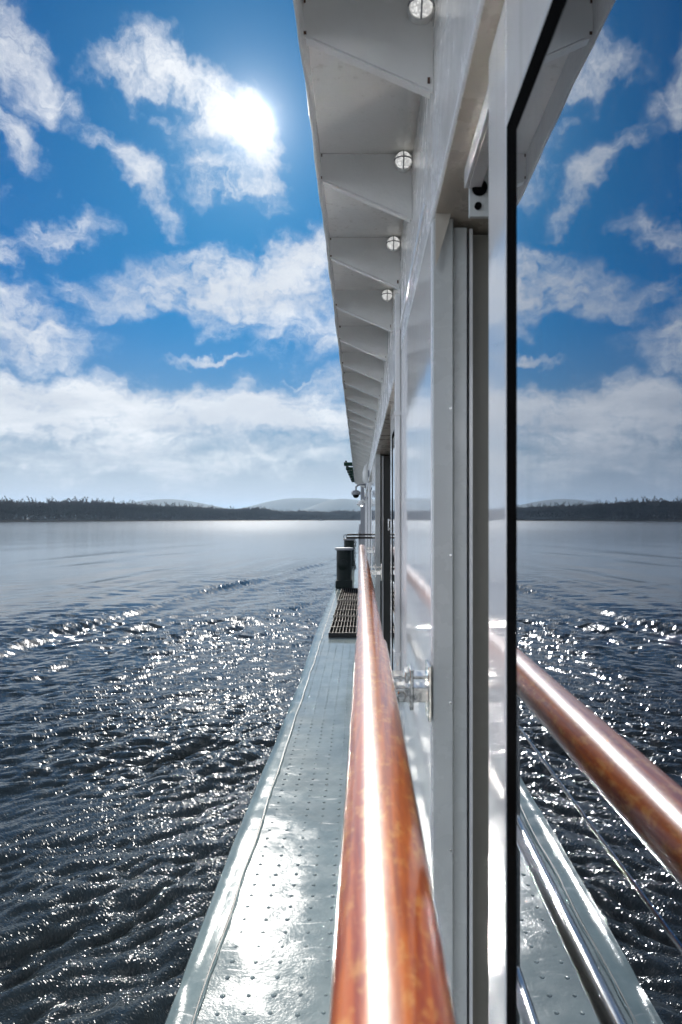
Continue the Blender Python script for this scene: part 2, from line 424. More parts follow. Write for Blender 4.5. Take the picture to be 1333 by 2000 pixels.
h2 = N.noise(mp.outputs[0], 42.0, 3, .6, .3).outputs[0]
dist = N.vm('LENGTH', pos, out=1)
fade = N.mr(dist, 6.0, 60.0, 1.0, .02)
N.put(b.inputs['Roughness'], N.mr(dist, 15.0, 220.0, .10, .15))
patch = N.mr(N.noise(pos, .22, 4, .6, .8).outputs[0], .38, .62, .35, 1.0)
str_ = N.m('MULTIPLY', fade, patch)
bp = N.n('ShaderNodeBump'); bp.inputs['Distance'].default_value = .030; N.link(N.m('MULTIPLY', str_, .30), bp.inputs['Strength']); N.link(h1, bp.inputs['Height'])
bp2 = N.n('ShaderNodeBump'); bp2.inputs['Distance'].default_value = .011; N.link(N.m('MULTIPLY', str_, 1.0), bp2.inputs['Strength'])
h3 = N.noise(mp.outputs[0], 100.0, 2, .5, .2).outputs[0]
N.link(N.m('ADD', h2, N.m('MULTIPLY', h3, .5)), bp2.inputs['Height']); N.link(bp.outputs[0], bp2.inputs['Normal'])
me.materials.append(m)

# ------------------------------------------------------------------ far bank, forest, hills
def shore(t):
    """points along the far bank, t in metres of x"""
    pts = [(-1500, 300), (-900, 360), (-424, 470), (-332, 620), (-246, 900), (-140, 1120), (-14, 1300), (250, 1450), (900, 1600)]
    xs = [p[0] for p in pts]; ys = [p[1] for p in pts]
    return float(np.interp(t, xs, ys))
bx = np.concatenate([np.arange(-1500, -440, 40.), np.arange(-440, 260, 6.), np.arange(260, 900, 40.)])
vs = []; fs = []
for i, x in enumerate(bx):
    y = shore(x) + (vnoise(np.array([x]), np.array([0.]), 30., 9)[0] - .5) * 14
    for (dy_, z) in ((0, WZ - .3), (2, WZ + .6), (8, WZ + 1.6), (70, WZ + 2.2), (1500, WZ + 3)):
        vs.append((x, y + dy_, z))
for i in range(len(bx) - 1):
    for j in range(4): q = i * 5 + j; fs.append((q, q + 5, q + 6, q + 1))
m, N, b = pmat('bank_earth', (.07, .06, .045), .9); co = objco(N)
N.link(N.mixc(N.noise(co, .2, 5, .6).outputs[0], (.05, .045, .03, 1), (.11, .09, .07, 1)), b.inputs['Base Color'])
mb = MB(); mb.add(vs, fs); bank = mb.build('far_bank', m); bank['kind'] = 'structure'

m, N, b = pmat('winter_twigs', (.055, .045, .04), .9)
oi = N.n('ShaderNodeNewGeometry')
N.link(N.mixc(N.noise(oi.outputs['Position'], .09, 3, .6).outputs[0], (.020, .020, .018, 1), (.055, .042, .038, 1)), b.inputs['Base Color'])
M['twig'] = m
m, N, b = pmat('tree_bark', (.06, .05, .045), .9); M['bark'] = m
def tree_mesh(r, h, spread, ntw, trunk_r=.22, wmax=.34):
    """bare winter tree: returns trunk (MB) and crown twig arrays (verts, tris)"""
    tr = MB(); pts = []; x = y = 0.0
    for i in range(6):
        t = i / 5; pts.append((x, y, h * .8 * t)); x += r.normal(0, .25); y += r.normal(0, .25)
    tr.tube(pts, [trunk_r * (1 - .85 * i / 5) for i in range(6)], 5, caps=False)
    V = []; F = []
    limbs = []
    for i in range(11):
        t = r.uniform(.28, .98); a_ = r.uniform(0, 6.28); p0 = Vector((pts[min(int(t*5), 5)][0], pts[min(int(t*5), 5)][1], h * .8 * t))
        L = spread * (1.15 - .6 * t) * r.uniform(.7, 1.2)
        p1 = p0 + Vector((math.cos(a_) * L, math.sin(a_) * L, L * r.uniform(.7, 1.6)))
        tr.tube([p0, (p0 + p1) / 2 + Vector((0, 0, -.15 * L)), p1], [.09, .06, .02], 4, caps=False)
        limbs.append((p0, p1))
    for i in range(ntw):
        p0, p1 = limbs[r.integers(len(limbs))]; t = r.uniform(.3, 1.15); p = p0.lerp(p1, t)
        a_ = r.uniform(0, 6.28); L = r.uniform(.7, 2.0)
        q = p + Vector((math.cos(a_) * L * .7, math.sin(a_) * L * .7, L * r.uniform(-.3, .55)))
        w = Vector((math.sin(a_), -math.cos(a_), r.uniform(-.5, .5))) * r.uniform(.04, wmax)
        o = len(V); V += [p - w, p + w, q]; F.append((o, o + 1, o + 2))
    return tr, V, F
rt = np.random.default_rng(4)
protos = []
for i in range(7):
    tr, V, F = tree_mesh(rt, rt.uniform(15, 19), rt.uniform(3.2, 4.8), 620)
    o = len(tr.v); v = np.array(tr.v + [tuple(p) for p in V]); f = []
    for q in tr.f: f += [(q[0], q[1], q[2]), (q[0], q[2], q[3])]
    f += [tuple(k + o for k in q) for q in F]
    protos.append((v, np.array(f)))
allv = []; allf = []; off = 0
for row, dback in enumerate((3, 7, 12, 18, 25, 34, 44)):
    x = -520.0
    while x < 130:
        y = shore(x) + dback + rt.uniform(-3, 3)
        slope = abs(shore(x + 5) - shore(x)) / 5
        v, f = protos[rt.integers(7)]
        sc = float(np.interp(x, [-430, -330, -265, -100], [1.24, 1.22, .98, .93])) * rt.uniform(.93, 1.02) * (.55 if row == 0 else 1.0) * (.86 + .34 * vnoise(np.array([x]), np.array([row * 3.]), 32., 21)[0])
        a_ = rt.uniform(0, 6.28); c_, s_ = math.cos(a_), math.sin(a_)
        vv = np.stack([v[:, 0]*c_ - v[:, 1]*s_, v[:, 0]*s_ + v[:, 1]*c_, v[:, 2] * rt.uniform(.9, 1.1)], 1) * sc + np.array([x, y, WZ + 1.4])
        allv.append(vv); allf.append(f + off); off += len(v)
        x += rt.uniform(2.2, 4.8) / math.sqrt(1 + slope * slope) * (1.25 if x > -150 else 1.0)
# undergrowth along the water's edge and in the wood
for i in range(4200):
    x = rt.uniform(-520, 140); y = shore(x) + rt.uniform(1, 30); n_ = 16
    p = np.array([x, y, WZ + 1.0]); vv = []; ff = []
    for k in range(n_):
        a_ = rt.uniform(0, 6.28); q = p + np.array([rt.normal(0, 1.8), rt.normal(0, 1.6), rt.uniform(0, 9.0)])
        w = np.array([math.cos(a_), math.sin(a_), 0]) * rt.uniform(.25, .6)
        vv += [q - w, q + w, q + np.array([rt.normal(0, .5), rt.normal(0, .5), rt.uniform(1.0, 2.6)])]; ff.append((3*k, 3*k+1, 3*k+2))
    allv.append(np.array(vv)); allf.append(np.array(ff) + off); off += 3 * n_
AV = np.concatenate(allv); AF = np.concatenate(allf)
me = bpy.data.meshes.new("forest"); me.vertices.add(len(AV)); me.vertices.foreach_set("co", AV.astype(np.float32).ravel())
me.loops.add(len(AF) * 3); me.loops.foreach_set("vertex_index", AF.astype(np.int32).ravel())
me.polygons.add(len(AF)); me.polygons.foreach_set("loop_start", np.arange(0, len(AF) * 3, 3, dtype=np.int32))
me.update(calc_edges=True); me.materials.append(M['twig'])
forest = bpy.data.objects.new("forest", me); COL.objects.link(forest)
tag(forest, 'long dark wood of bare winter trees along the far river bank', 'forest', kind='stuff')
# a few taller trees that stand clear of the wood at the left end
for i, (u, hgt) in enumerate(((38, 23), (54, 24), (70, 22.5), (112, 21.5), (226, 22.5), (246, 22))):
    y = 640 + i * 28; x = (u - 714) / 1333 * y; y = shore(x) + 16
    x = (u - 714) / 1333 * y
    tr, V, F = tree_mesh(rt, hgt, 4.6, 1300, .25, .09)
    root = thing('bare_tree', 'bare winter tree standing taller than the wood on the far left bank', 'tree', (x, shore(x) + 16, WZ + 1.5), 'tall bare trees on the far left bank')
    tr.build('trunk', M['bark'], root, smooth=0)
    mb = MB(); mb.add(V, F); mb.build('crown', M['twig'], root, smooth=0)

m, N, b = pmat('hill_woods', (.05, .06, .045), .95); co = objco(N)
N.link(N.mixc(N.noise(co, .006, 6, .65).outputs[0], (.03, .035, .03, 1), (.09, .095, .07, 1)), b.inputs['Base Color']); M['hill'] = m
def hill(label, pts, dist, depth, seed):
    """ridge given by (u,v) silhouette samples read off as bearings, at a real distance"""
    us = np.linspace(pts[0][0], pts[-1][0], 90); vv = np.interp(us, [p[0] for p in pts], [p[1] for p in pts])
    ker = np.hanning(13); ker /= ker.sum()
    vv = np.convolve(np.pad(vv, 6, 'edge'), ker, 'valid')
    V = []; F = []; prof = np.linspace(-1, 1, 15)
    for i, u in enumerate(us):
        for j, t in enumerate(prof):
            y = dist + t * depth; x = (u - 714) / 1333 * dist
            hgt = max(0, (1013 - vv[i]) / 1333 * dist) * (math.cos(t * math.pi / 2) ** 1.2)
            hgt *= 1 + .05 * (vnoise(np.array([x]), np.array([y]), 260., seed)[0] - .5) * (abs(t) + .1) * 4
            V.append((x, y, WZ - 2 + hgt + 2.8))
    n_ = len(prof)
    for i in range(len(us) - 1):
        for j in range(n_ - 1): q = i * n_ + j; F.append((q, q + n_, q + n_ + 1, q + 1))
    mb = MB(); mb.add(V, F); o = mb.build('hill', M['hill'], smooth=60); o['kind'] = 'structure'; return o
hill('', [(-420, 1008), (-200, 1000), (60, 1000), (180, 992), (255, 983), (292, 975), (320, 972), (345, 973.5), (390, 981), (430, 990), (480, 1000), (560, 1008)], 4300, 620, 31)
hill('', [(430, 1004), (495, 988), (530, 978), (560, 973), (600, 972), (640, 973.5), (680, 980), (720, 988), (800, 1000), (900, 1006)], 5200, 640, 32)
hill('', [(560, 1006), (610, 988), (640, 977), (662, 973), (680, 973.5), (710, 978), (760, 984), (840, 996), (950, 1004)], 4600, 500, 33)

# distant motor boat
bt = thing('motor_boat', 'tiny dark motor boat far off on the water before the wooded bank', 'boat', (-58.7, 900, WZ))
mb = MB()
secs = [(-3.4, 1.0, .75), (-1.5, 1.15, .7), (1.0, 1.05, .75), (2.6, .6, .9), (3.5, .05, 1.05)]
V = []; F = []
for (x, w, h_) in secs: V += [(x, -w, h_), (x, -w * .6, -.2), (x, w * .6, -.2), (x, w, h_)]
for i in range(4):
    for j in range(4): F.append((i*4 + j, i*4 + (j+1) % 4, (i+1)*4 + (j+1) % 4, (i+1)*4 + j))
F += [(0, 1, 2, 3), (16, 19, 18, 17)]
mb.add(V, F); m, N, b = pmat('boat_hull', (.05, .05, .06), .5); mb.build('hull', m, bt)
mb = MB(); mb.box(-1.4, .8, -.7, .7, .7, 1.7); mb.build('cabin', M['grey'], bt, bevel=.1)

# ------------------------------------------------------------------ the ship
D = -1.35; XW = .110; XF = .131; XG = .1335; SOF = .826; LIN = .494
ship = thing('passenger_ship', 'white river passenger ship with grey side deck and long row of windows', 'ship', (0, 6, D))
def P(mb, name, mat, parent=ship, **kw):
    """build a part in world coordinates under the ship (or one of its parts)"""
    o = mb.build(name, mat, None, **kw)
    o.parent = parent
    o.location = Vector((0, 0, 0)) - world_loc(parent)
    return o
def world_loc(o):
    l = Vector(o.location)
    while o.parent is not None: o = o.parent; l += Vector(o.location)
    return l
# --- deck
EY = [-2, 0, 1.82, 2.8, 3.6, 4.1, 5.6, 7.9, 10.8, 13.1, 18, 26]
EX = [-.53, -.535, -.539, -.553, -.552, -.546, -.549, -.588, -.600, -.605, -.64, -.70]
SY = [-2, 1.4, 1.9, 2.27, 2.58, 2.83, 3.7, 5.75, 6.64, 9.2, 13.1, 18, 26]
SX = [-.46, -.46, -.460, -.459, -.466, -.459, -.468, -.479, -.484, -.503, -.525, -.56, -.62]
ys = np.concatenate([np.arange(-2, 8, .03), np.arange(8, 26.01, .25)])
edge = np.interp(ys, EY, EX); seam = np.interp(ys, SY, SX) + .004 * np.sin(ys * 7.1) * np.sin(ys * 2.3)
V = []; F = []; nx = 16
for i, y in enumerate(ys):
    xr = .30 + xo(y)
    for j in range(nx):
        x = seam[i] + (xr - seam[i]) * j / (nx - 1)
        z = D + .0009 * math.sin(y * 17 + 1.3 * math.sin(x * 9 + y)) * math.sin(y * 2.1 + 1) + .0009 * math.sin(y * 7.3 + x * 6)
        z += .0005 * math.sin(x * 31 + 2 * math.sin(y * 3))
        V.append((x, y, z))
for i in range(len(ys) - 1):
    for j in range(nx - 1): q = i * nx + j; F.append((q, q + 1, q + nx + 1, q + nx))
mb = MB(); mb.add(V, F)
# anti-slip studs are pattern of the deck plate
for r_ in range(96):
    y = .62 + r_ * .073
    for c_ in range(8):
        x = -.398 + c_ * .0728 + xo(y) + rng.normal(0, .0015); yy = y + rng.normal(0, .002)
        rr = .0077 * rng.uniform(.85, 1.1)
        mb.lathe([(rr, -.003), (rr * .97, .0004), (rr * .8, .0017), (rr * .45, .0026), (0.0001, .0029)], (x, yy, D), n=9)
deck = P(mb, 'deck_plate', M['deck'], smooth=60)
deck['label'] = 'grey green steel side deck with rows of anti slip studs'
# --- deck margin strip and rolled edge
V = []; F = []; prof_n = 8
for i, y in enumerate(ys):
    e = edge[i]; s_ = seam[i] - .003
    dent = -.016 * math.exp(-((y - 5.62) / .16) ** 2) - .010 * math.exp(-((y - 4.72) / .10) ** 2) - .006 * math.exp(-((y - 1.98) / .05) ** 2)
    w = s_ - e; zz = D - .001 + .002 * math.sin(y * 9 + .5 * math.sin(y * 4))
    for (t, dz_) in ((0, -.004), (.03, .0015), (.35, .001), (.62, .000 + dent * .5), (.80, .004 + dent), (.92, .006 + dent), (1.0, -.004 + dent), (1.03, -.045)):
        V.append((s_ - w * t, y, zz + dz_))
for i in range(len(ys) - 1):
    for j in range(prof_n - 1): q = i * prof_n + j; F.append((q, q + prof_n, q + prof_n + 1, q + 1))
mb = MB(); mb.add(V, F); margin = P(mb, 'deck_margin', M['margin'], smooth=60)
# weld seam: broken dark gap with bright bead
V = []; F = []
mb = MB(); mb2 = MB()
for i in range(0, len(ys) - 1):
    if ys[i] > 14: break
    w = .0021 + .0013 * math.sin(ys[i] * 3.1) * math.sin(ys[i] * 7.7)
    q = [(seam[i] - w - .001, ys[i], D + .004), (seam[i] + .001, ys[i], D + .004), (seam[i+1] + .001, ys[i+1], D + .004), (seam[i+1] - w - .001, ys[i+1], D + .004)]
    mb.add(q, [(0, 1, 2, 3)])
    bdx = .004
pts = [(seam[i] + .005 + .0015 * math.sin(ys[i] * 40), ys[i], D + .0015 + .0008 * math.sin(ys[i] * 61)) for i in range(0, 330)]
P(mb, 'seam_gap', M['gap'], margin)
mb2.tube(pts, .0042, 6); P(mb2, 'weld_bead', M['margin'], margin)
# --- hull side
mb = MB(); V = []; F = []
for i, y in enumerate(ys):
    e = edge[i] - .003
    V += [(e, y, D - .04), (e - .012, y, D - .07), (e - .012, y, D - .12), (e + .01, y, D - .15), (e + .06, y, WZ - .6)]
for i in range(len(ys) - 1):
    for j in range(4): q = i * 5 + j; F.append((q, q + 5, q + 6, q + 1))
mb.add(V, F); P(mb, 'hull_side', M['hull'])

# --- roof overhang: soffit, outer lip, gussets
YE = 15.0
yr = list(np.arange(-1.6, YE + .01, .2))
mb = MB(); mb.sweep([(-.098, SOF), (.6, SOF), (.6, SOF + .05), (-.098, SOF + .05)], yr)
soffit = P(mb, 'roof_overhang', M['eave'])
V = []
mb = MB()
yl = list(np.arange(-1.6, YE + .01, .05))
n_ = 6; vs = []; fs = []
for y in yl:
    o = xo(y) + .0012 * math.sin(y * 11) + .0008 * math.sin(y * 37 + 1)
    for (x, z) in ((-.0985, SOF + .056), (-.0985, .769), (-.1005, .764), (-.1045, .764), (-.1055, .769), (-.1055, SOF + .056)):
        vs.append((x + o, y, z + .0012 * math.sin(y * 23)))
for i in range(len(yl) - 1):
    for j in range(n_):
        a0 = i * n_ + j; b0 = i * n_ + (j + 1) % n_; fs.append((a0, a0 + n_, b0 + n_, b0))
mb.add(vs, fs); P(mb, 'roof_lip', M['eave'], soffit, smooth=50)
BY = [1.083 + .46 * k for k in range(-5, 31)]
m, N, b = pmat('rust_stain', (.10, .05, .03), .8); M['rust'] = m
t = .005
def gusset_mesh():
    mb = MB(); pr = [(-.0975, SOF - .002), (-.0975, .766), (-.082, .7625), (.098, .683), (.1085, .677), (.1085, SOF - .002)]
    V = [(x, 0, z) for x, z in pr] + [(x, t, z) for x, z in pr]; k = len(pr)
    F = [tuple(range(k)), tuple(range(2*k - 1, k - 1, -1))] + [(i, (i+1) % k, k + (i+1) % k, k + i) for i in range(k)]
    mb.add(V, F)
    # flanged lower edge, turned aft
    V = [(-.093, 0, .7655), (.105, 0, .6785), (.105, .016, .6785), (-.093, .016, .7655), (-.093, 0, .7625), (.105, 0, .6755), (.105, .016, .6755), (-.093, .016, .7625)]
    mb.add(V, [(0,1,2,3), (4,7,6,5), (0,4,5,1), (2,6,7,3), (0,3,7,4), (1,5,6,2)])
    return mb
protos_g = []
for i, y in enumerate(BY):
    if i < 6:
        mb = gusset_mesh(); nf = len(mb.f)
        for k in range(3):          # rust flecks at the weld toes
            x0, z0 = ((-.0965, .768), (-.0965, SOF - .008), (.100, .690))[k]
            if rng.random() < .75:
                w_ = rng.uniform(.002, .006); h_ = rng.uniform(.003, .010)
                mb.box(x0, x0 + w_, -.0012, .0005, z0, z0 + h_)
        nf2 = len(mb.f)
        g = P(mb, 'gusset', M['eave'], soffit, smooth=30); g.data.materials.append(M['rust'])
        for p_ in list(g.data.polygons)[nf:nf2]: p_.material_index = 1
        protos_g.append(g)
    else:
        g = protos_g[(i * 5) % 6].copy(); COL.objects.link(g); g.parent = soffit
    g.location = Vector((xo(y), y, 0)) - world_loc(soffit)
# --- cabin wall above the openings
yw = list(np.arange(-1.6, 16.01, .2))
mb = MB(); mb.sweep([(XW, LIN), (XW + .09, LIN), (XW + .09, SOF - .002), (XW, SOF - .002)], yw)
wall_top = P(mb, 'upper_wall', M['paint2'], bevel=.004)
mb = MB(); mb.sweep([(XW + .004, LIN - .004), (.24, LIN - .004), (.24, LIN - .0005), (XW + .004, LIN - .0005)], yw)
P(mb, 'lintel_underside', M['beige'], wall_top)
# bright half-round bead on the wall
mb = MB(); mb.tube([(XW + xo(y) - .0005, y, .556 - .000 * y) for y in np.linspace(1.20, 2.05, 12)], .005, 8); P(mb, 'bead_moulding', M['paint'], wall_top)
# --- solid wall panels between openings
def panel(y0, y1):
    mb = MB(); mb.bar(XW, XW + .035, y0, y1, D - .02, LIN - .0045); return P(mb, 'wall_panel', M['paint'], bevel=.003)
panel(1.128, 2.16); panel(5.2, 6.55); panel(9.15, 9.5); panel(12.2, 12.5); panel(14.4, 16.0)
# --- windows
def window(y0, y1, fw=.09, gw=.039, z1=.365, z0=-1.15, pane_extra=None):
    fr = MB()
    fr.bar(XF, XF + .05, y1 - fw, y1, D, LIN - .005)                       # stile aft
    fr.bar(XF, XF + .05, y0, y0 + .06, D, LIN - .005)                      # stile fore
    fr.bar(XF, XF + .05, y0 + .0601, y1 - fw - .0001, z1, LIN - .005)      # head
    fr.bar(XF, XF + .05, y0 + .0601, y1 - fw - .0001, D, z0)               # sill
    f = P(fr, 'window_frame', M['frame'], bevel=.003)
    a, c = y0 + .0605, y1 - fw - .0005
    gk = MB()
    gk.bar(XF + .0005, XF + .03, c - gw, c, z0 + .001, z1 - .001)
    gk.bar(XF + .0005, XF + .03, a, a + .02, z0 + .001, z1 - .001)
    gk.bar(XF + .0005, XF + .03, a + .0201, c - gw - .0001, z1 - .026, z1 - .001)
    gk.bar(XF + .0005, XF + .03, a + .0201, c - gw - .0001, z0 + .001, z0 + .02)
    P(gk, 'gasket', M['rubber'], f, smooth=0)
    pn = MB(); ns = max(2, int((c - a) / .5))
    pn.bar(XG - .0015, XG + .008, a + .0205, c - gw - .0005, z0 + .021, z1 - .0265)
    P(pn, 'pane', M['glass'], f, smooth=0)
    return f
window(-1.4, .7246)
window(2.165, 3.12, fw=.12, gw=.09)
window(6.56, 9.145, fw=.14, gw=.3)
window(9.51, 12.19, fw=.14, gw=.3)
window(12.51, 14.39, fw=.14, gw=.3)
# --- the first sliding door opening: jamb, leaf edge, track, roller
mb = MB(); mb.box(XW, .1436, 1.112, 1.1275, D, LIN - .0045); jamb = P(mb, 'door_jamb', M['jamb'], bevel=.002)
mb = MB(); mb.box(.1452, .1685, 1.128, 1.17, D, LIN - .012); P(mb, 'leaf_edge', M['jamb'], jamb, bevel=.002)
mb = MB(); mb.box(.1687, .1725, 1.150, 1.19, D, LIN - .012); P(mb, 'leaf_gasket', M['rubber'], jamb, smooth=0)
mb = MB(); mb.box(.1728, .1785, 1.135, 1.20, D, LIN - .012); P(mb, 'leaf_trim', M['frame'], jamb, smooth=0)
mb = MB(); mb.box(.1788, .40, 1.16, 1.20, D, LIN - .012); P(mb, 'dark_panel', M['panel'], jamb, smooth=0)
mb = MB()
V = [(.1125, 1.095, .53-.04), (.138, 1.095, .53-.04), (.1165, 1.095, .415), (.1125, 1.095, .405)]
V = V + [(x, 1.101, z) for x, _, z in V]
mb.add(V, [(0,1,2,3), (7,6,5,4), (0,4,5,1), (1,5,6,2), (2,6,7,3), (3,7,4,0)]); P(mb, 'corner_plate', M['beige'], jamb)
mb = MB(); mb.box(.1385, .1435, .55, .955, .462, LIN - .0045); mb.box(.1435, .162, .55, .955, .462, .466); track = P(mb, 'door_track', M['paint'], bevel=.001)
mb = MB(); mb.box(.146, .178, .958, .966, .424, LIN - .005); P(mb, 'roller_plate', M['jamb'], track, bevel=.001)
mb = MB(); mb.lathe([(.0105, 0), (.0105, -.006), (.008, -.0075), (.0005, -.0075)], (.160, .958, .463), 'y', 18); mb.lathe([(.005, 0), (.005, -.004), (.0005, -.004)], (.158, .958, .438), 'y', 12)
P(mb, 'roller', M['rubber'], track)
for z in np.arange(-1.02, .42, .24):
    s_ = MB(); s_.lathe([(.0024, 0), (.0024, -.0007), (.0004, -.0010)], (.1385, 1.112, z), 'y', 8); P(s_, 'screw', M['steel'], jamb)
# --- second doorway: far jamb, open leaf, handles
j2 = xo(5.2)
mb = MB(); mb.box(XW + j2, .150 + j2, 5.18, 5.1995, D, LIN - .0045); jamb2 = P(mb, 'door_jamb', M['jamb'], bevel=.002)
mb = MB(); mb.box(.151 + j2, .156 + j2, 5.14, 5.19, D, LIN - .02); P(mb, 'leaf_gasket', M['rubber'], jamb2, smooth=0)
mb = MB(); mb.box(.157 + j2, .172 + j2, 5.15, 5.19, D, LIN - .02); P(mb, 'leaf_trim', M['frame'], jamb2, smooth=0)
mb = MB(); mb.box(.173 + j2, .5 + j2, 5.16, 5.19, D, LIN - .02); P(mb, 'dark_panel', M['interior'], jamb2, smooth=0)
j3 = xo(3.1)
mb = MB(); mb.box(.124 + j3, .1308 + j3, 3.09, 3.108, -.05, -.042); mb.box(.124 + j3, .1308 + j3, 3.09, 3.108, -.012, -.004); mb.box(.119 + j3, .1235 + j3, 3.09, 3.108, -.055, .0); P(mb, 'door_handle', M['steel'], jamb2, bevel=.002)
# --- interior behind the openings
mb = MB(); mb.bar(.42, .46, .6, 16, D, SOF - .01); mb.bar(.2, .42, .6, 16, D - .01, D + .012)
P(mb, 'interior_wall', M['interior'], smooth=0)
# --- drain pipe on the wall
mb = MB(); j4 = xo(2.0)
mb.box(.0925 + j4, .1095 + j4, 1.985, 2.02, -.50, .655); pipe = P(mb, 'drain_pipe', M['frame'], bevel=.004)
for z in (.30, -.40):
    mb = MB(); mb.box(.090 + j4, .1098 + j4, 1.98, 2.025, z, z + .012); P(mb, 'pipe_clip', M['frame'], pipe, bevel=.001)
# --- aft end bulkhead
mb = MB(); o = xo(16)
mb.box(-.05 + o, .5 + o, 15.02, 15.06, SOF - .10, SOF + .04); mb.box(.02 + o, .5 + o, 16.01, 16.06, D, SOF)
P(mb, 'end_bulkhead', M['grey'], bevel=.005)

# ------------------------------------------------------------------ handrail
rail = thing('handrail', 'varnished red brown wooden handrail on steel tubes along the cabin side', 'handrail', (0, 3, D))
RZ = -.248; RX = .0136
def oval(cx, cz, a, b_, n=48):
    r_ = []
    for k in range(n):
        q = 2 * math.pi * k / n; c_, s_ = math.cos(q), math.sin(q)
        r_.append((cx + a * math.copysign(abs(c_) ** .92, c_), cz + b_ * math.copysign(abs(s_) ** .92, s_)))
    return r_
def PR(mb, name, mat, parent=rail, **kw): return P(mb, name, mat, parent, **kw)
mb = MB(); yy = list(np.linspace(-.9, 1.326, 26)); mb.sweep(oval(RX, RZ, .0312, .0225), yy); r1 = PR(mb, 'wooden_rail', M['wood'])
mb = MB(); yy = list(np.linspace(1.3275, 6.12, 30)); mb.sweep(oval(RX - .001, RZ, .0283, .0185), yy); r2 = PR(mb, 'wooden_rail', M['wood'])
mb = MB(); mb.sweep(oval(RX, RZ, .0296, .0195), [1.3262, 1.3282]); PR(mb, 'rail_joint', M['joint'], r1)
for dz_, rad in ((-.50, .0125), (-.75, .0125), (-1.02, .0125)):
    mb = MB(); mb.tube([(.018 + xo(y), y, dz_) for y in np.linspace(-.9, 6.1, 36)], rad, 16); PR(mb, 'steel_tube', M['steel'])
mb = MB(); mb.tube([(.010 + xo(y), y, -.345) for y in np.linspace(-.9, 6.1, 36)], .0022, 10); PR(mb, 'steel_rod', M['steel'])
def clamp(y):
    o = xo(y); mb = MB()
    mb.box(.030 + o, .1095 + o, y - .022, y + .022, -.262, -.257)
    mb.box(.030 + o, .1095 + o, y - .022, y + .022, -.300, -.276)
    mb.box(.074 + o, .080 + o, y - .026, y + .024, -.312, -.246)
    mb.box(.066 + o, .072 + o, y - .024, y + .020, -.268, -.250)
    mb.lathe([(.009, 0), (.009, -.006), (.007, -.008), (.0005, -.008)], (.060 + o, y - .022, -.288), 'y', 6)
    mb.box(.104 + o, .1092 + o, y - .028, y + .03, -.33, -.24)
    return PR(mb, 'wall_clamp', M['steel'], bevel=.0012)
for y in (1.135, 3.65, 6.0):
    clamp(y)
    mb = MB(); mb.tube([(.018 + xo(y), y, RZ - .03), (.018 + xo(y), y, D + .002)], .011, 14); mb.lathe([(.03, 0), (.03, .006), (.012, .008)], (.018 + xo(y), y, D + .001), 'z', 18)
    PR(mb, 'stanchion', M['steel'])
# gate beyond the rail's end: twin dark bars, post and hanging chain
gt = thing('boarding_gate', 'black iron boarding gate with twin bars and a chain at the handrail end', 'gate', (-.06, 6.3, D))
mb = MB(); o = xo(6.3)
mb.tube([(-.19 + .02, 6.3, -.148), (.075, 6.3, -.146)], .008, 10); mb.tube([(-.19 + .02, 6.3, -.176), (.075, 6.3, -.176)], .010, 10)
P(mb, 'gate_bar', M['iron'], gt)
mb = MB(); mb.tube([(-.052, 6.34, D), (-.052, 6.34, -.11), (-.05, 6.34, -.05)], [.012, .012, .006], 10); mb.lathe([(.016, 0), (.016, .012), (.0005, .014)], (-.052, 6.34, -.135), 'z', 12)
P(mb, 'gate_post', M['grey'], gt)
mb = MB(); ch = []
def link(c, rad, plane, tr=.0028):
    pts = []
    for k in range(11):
        q = 2 * math.pi * k / 10
        p = (c[0] + rad * math.cos(q), c[1], c[2] + rad * 1.5 * math.sin(q)) if plane else (c[0], c[1] + rad * math.cos(q), c[2] + rad * 1.5 * math.sin(q))
        pts.append(p)
    mb.tube(pts, tr, 5, caps=False)
for k in range(16): link((-.094 + .004 * math.sin(k), 6.28, -.20 - .017 * k), .0065, k % 2)
P(mb, 'chain', M['iron'], gt)
for c_, q_ in (((-.185, 6.29, -.168), .014), ((-.10, 6.27, -.235), .012), ((-.103, 6.27, -.445), .012)):
    mb = MB(); link(c_, q_, True, .003); P(mb, 'ring', M['iron'], gt)

# ------------------------------------------------------------------ deck fittings
def grating(y0, y1, label):
    x0, x1 = -.412 + xo((y0 + y1) / 2) * 0, -.07
    root = thing('deck_grating', label, 'grating', ((x0 + x1) / 2, y0, D), 'gratings on the side deck')
    mb = MB(); z0, z1 = D + .003, D + .058
    sh = -.009 * (y0 - 7.7)
    for k in range(10):
        x = x0 + sh + (x1 - x0) * k / 9; mb.box(x - .0019, x + .0019, y0, y1, z0, z1 - .004)
    k = 0; y = y0
    while y < y1 + .01:
        mb.box(x0 + sh - .006, x1 + sh + .006, y - .006, y + .006, z0 - .001, z1); y += (y1 - y0) / 3
    P(mb, 'grate', M['grate'], root, smooth=0)
    mb = MB(); mb.box(x0 + sh - .002, x1 + sh + .002, y0 + .002, y1 - .002, D + .0045, D + .012); P(mb, 'dark_backing', M['rubber'], root, smooth=0)  # black sheet added under the slats so the gaps look shaded
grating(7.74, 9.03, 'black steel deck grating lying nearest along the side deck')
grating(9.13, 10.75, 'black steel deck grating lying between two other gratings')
grating(10.88, 12.7, 'black steel deck grating lying right before the green bollard')
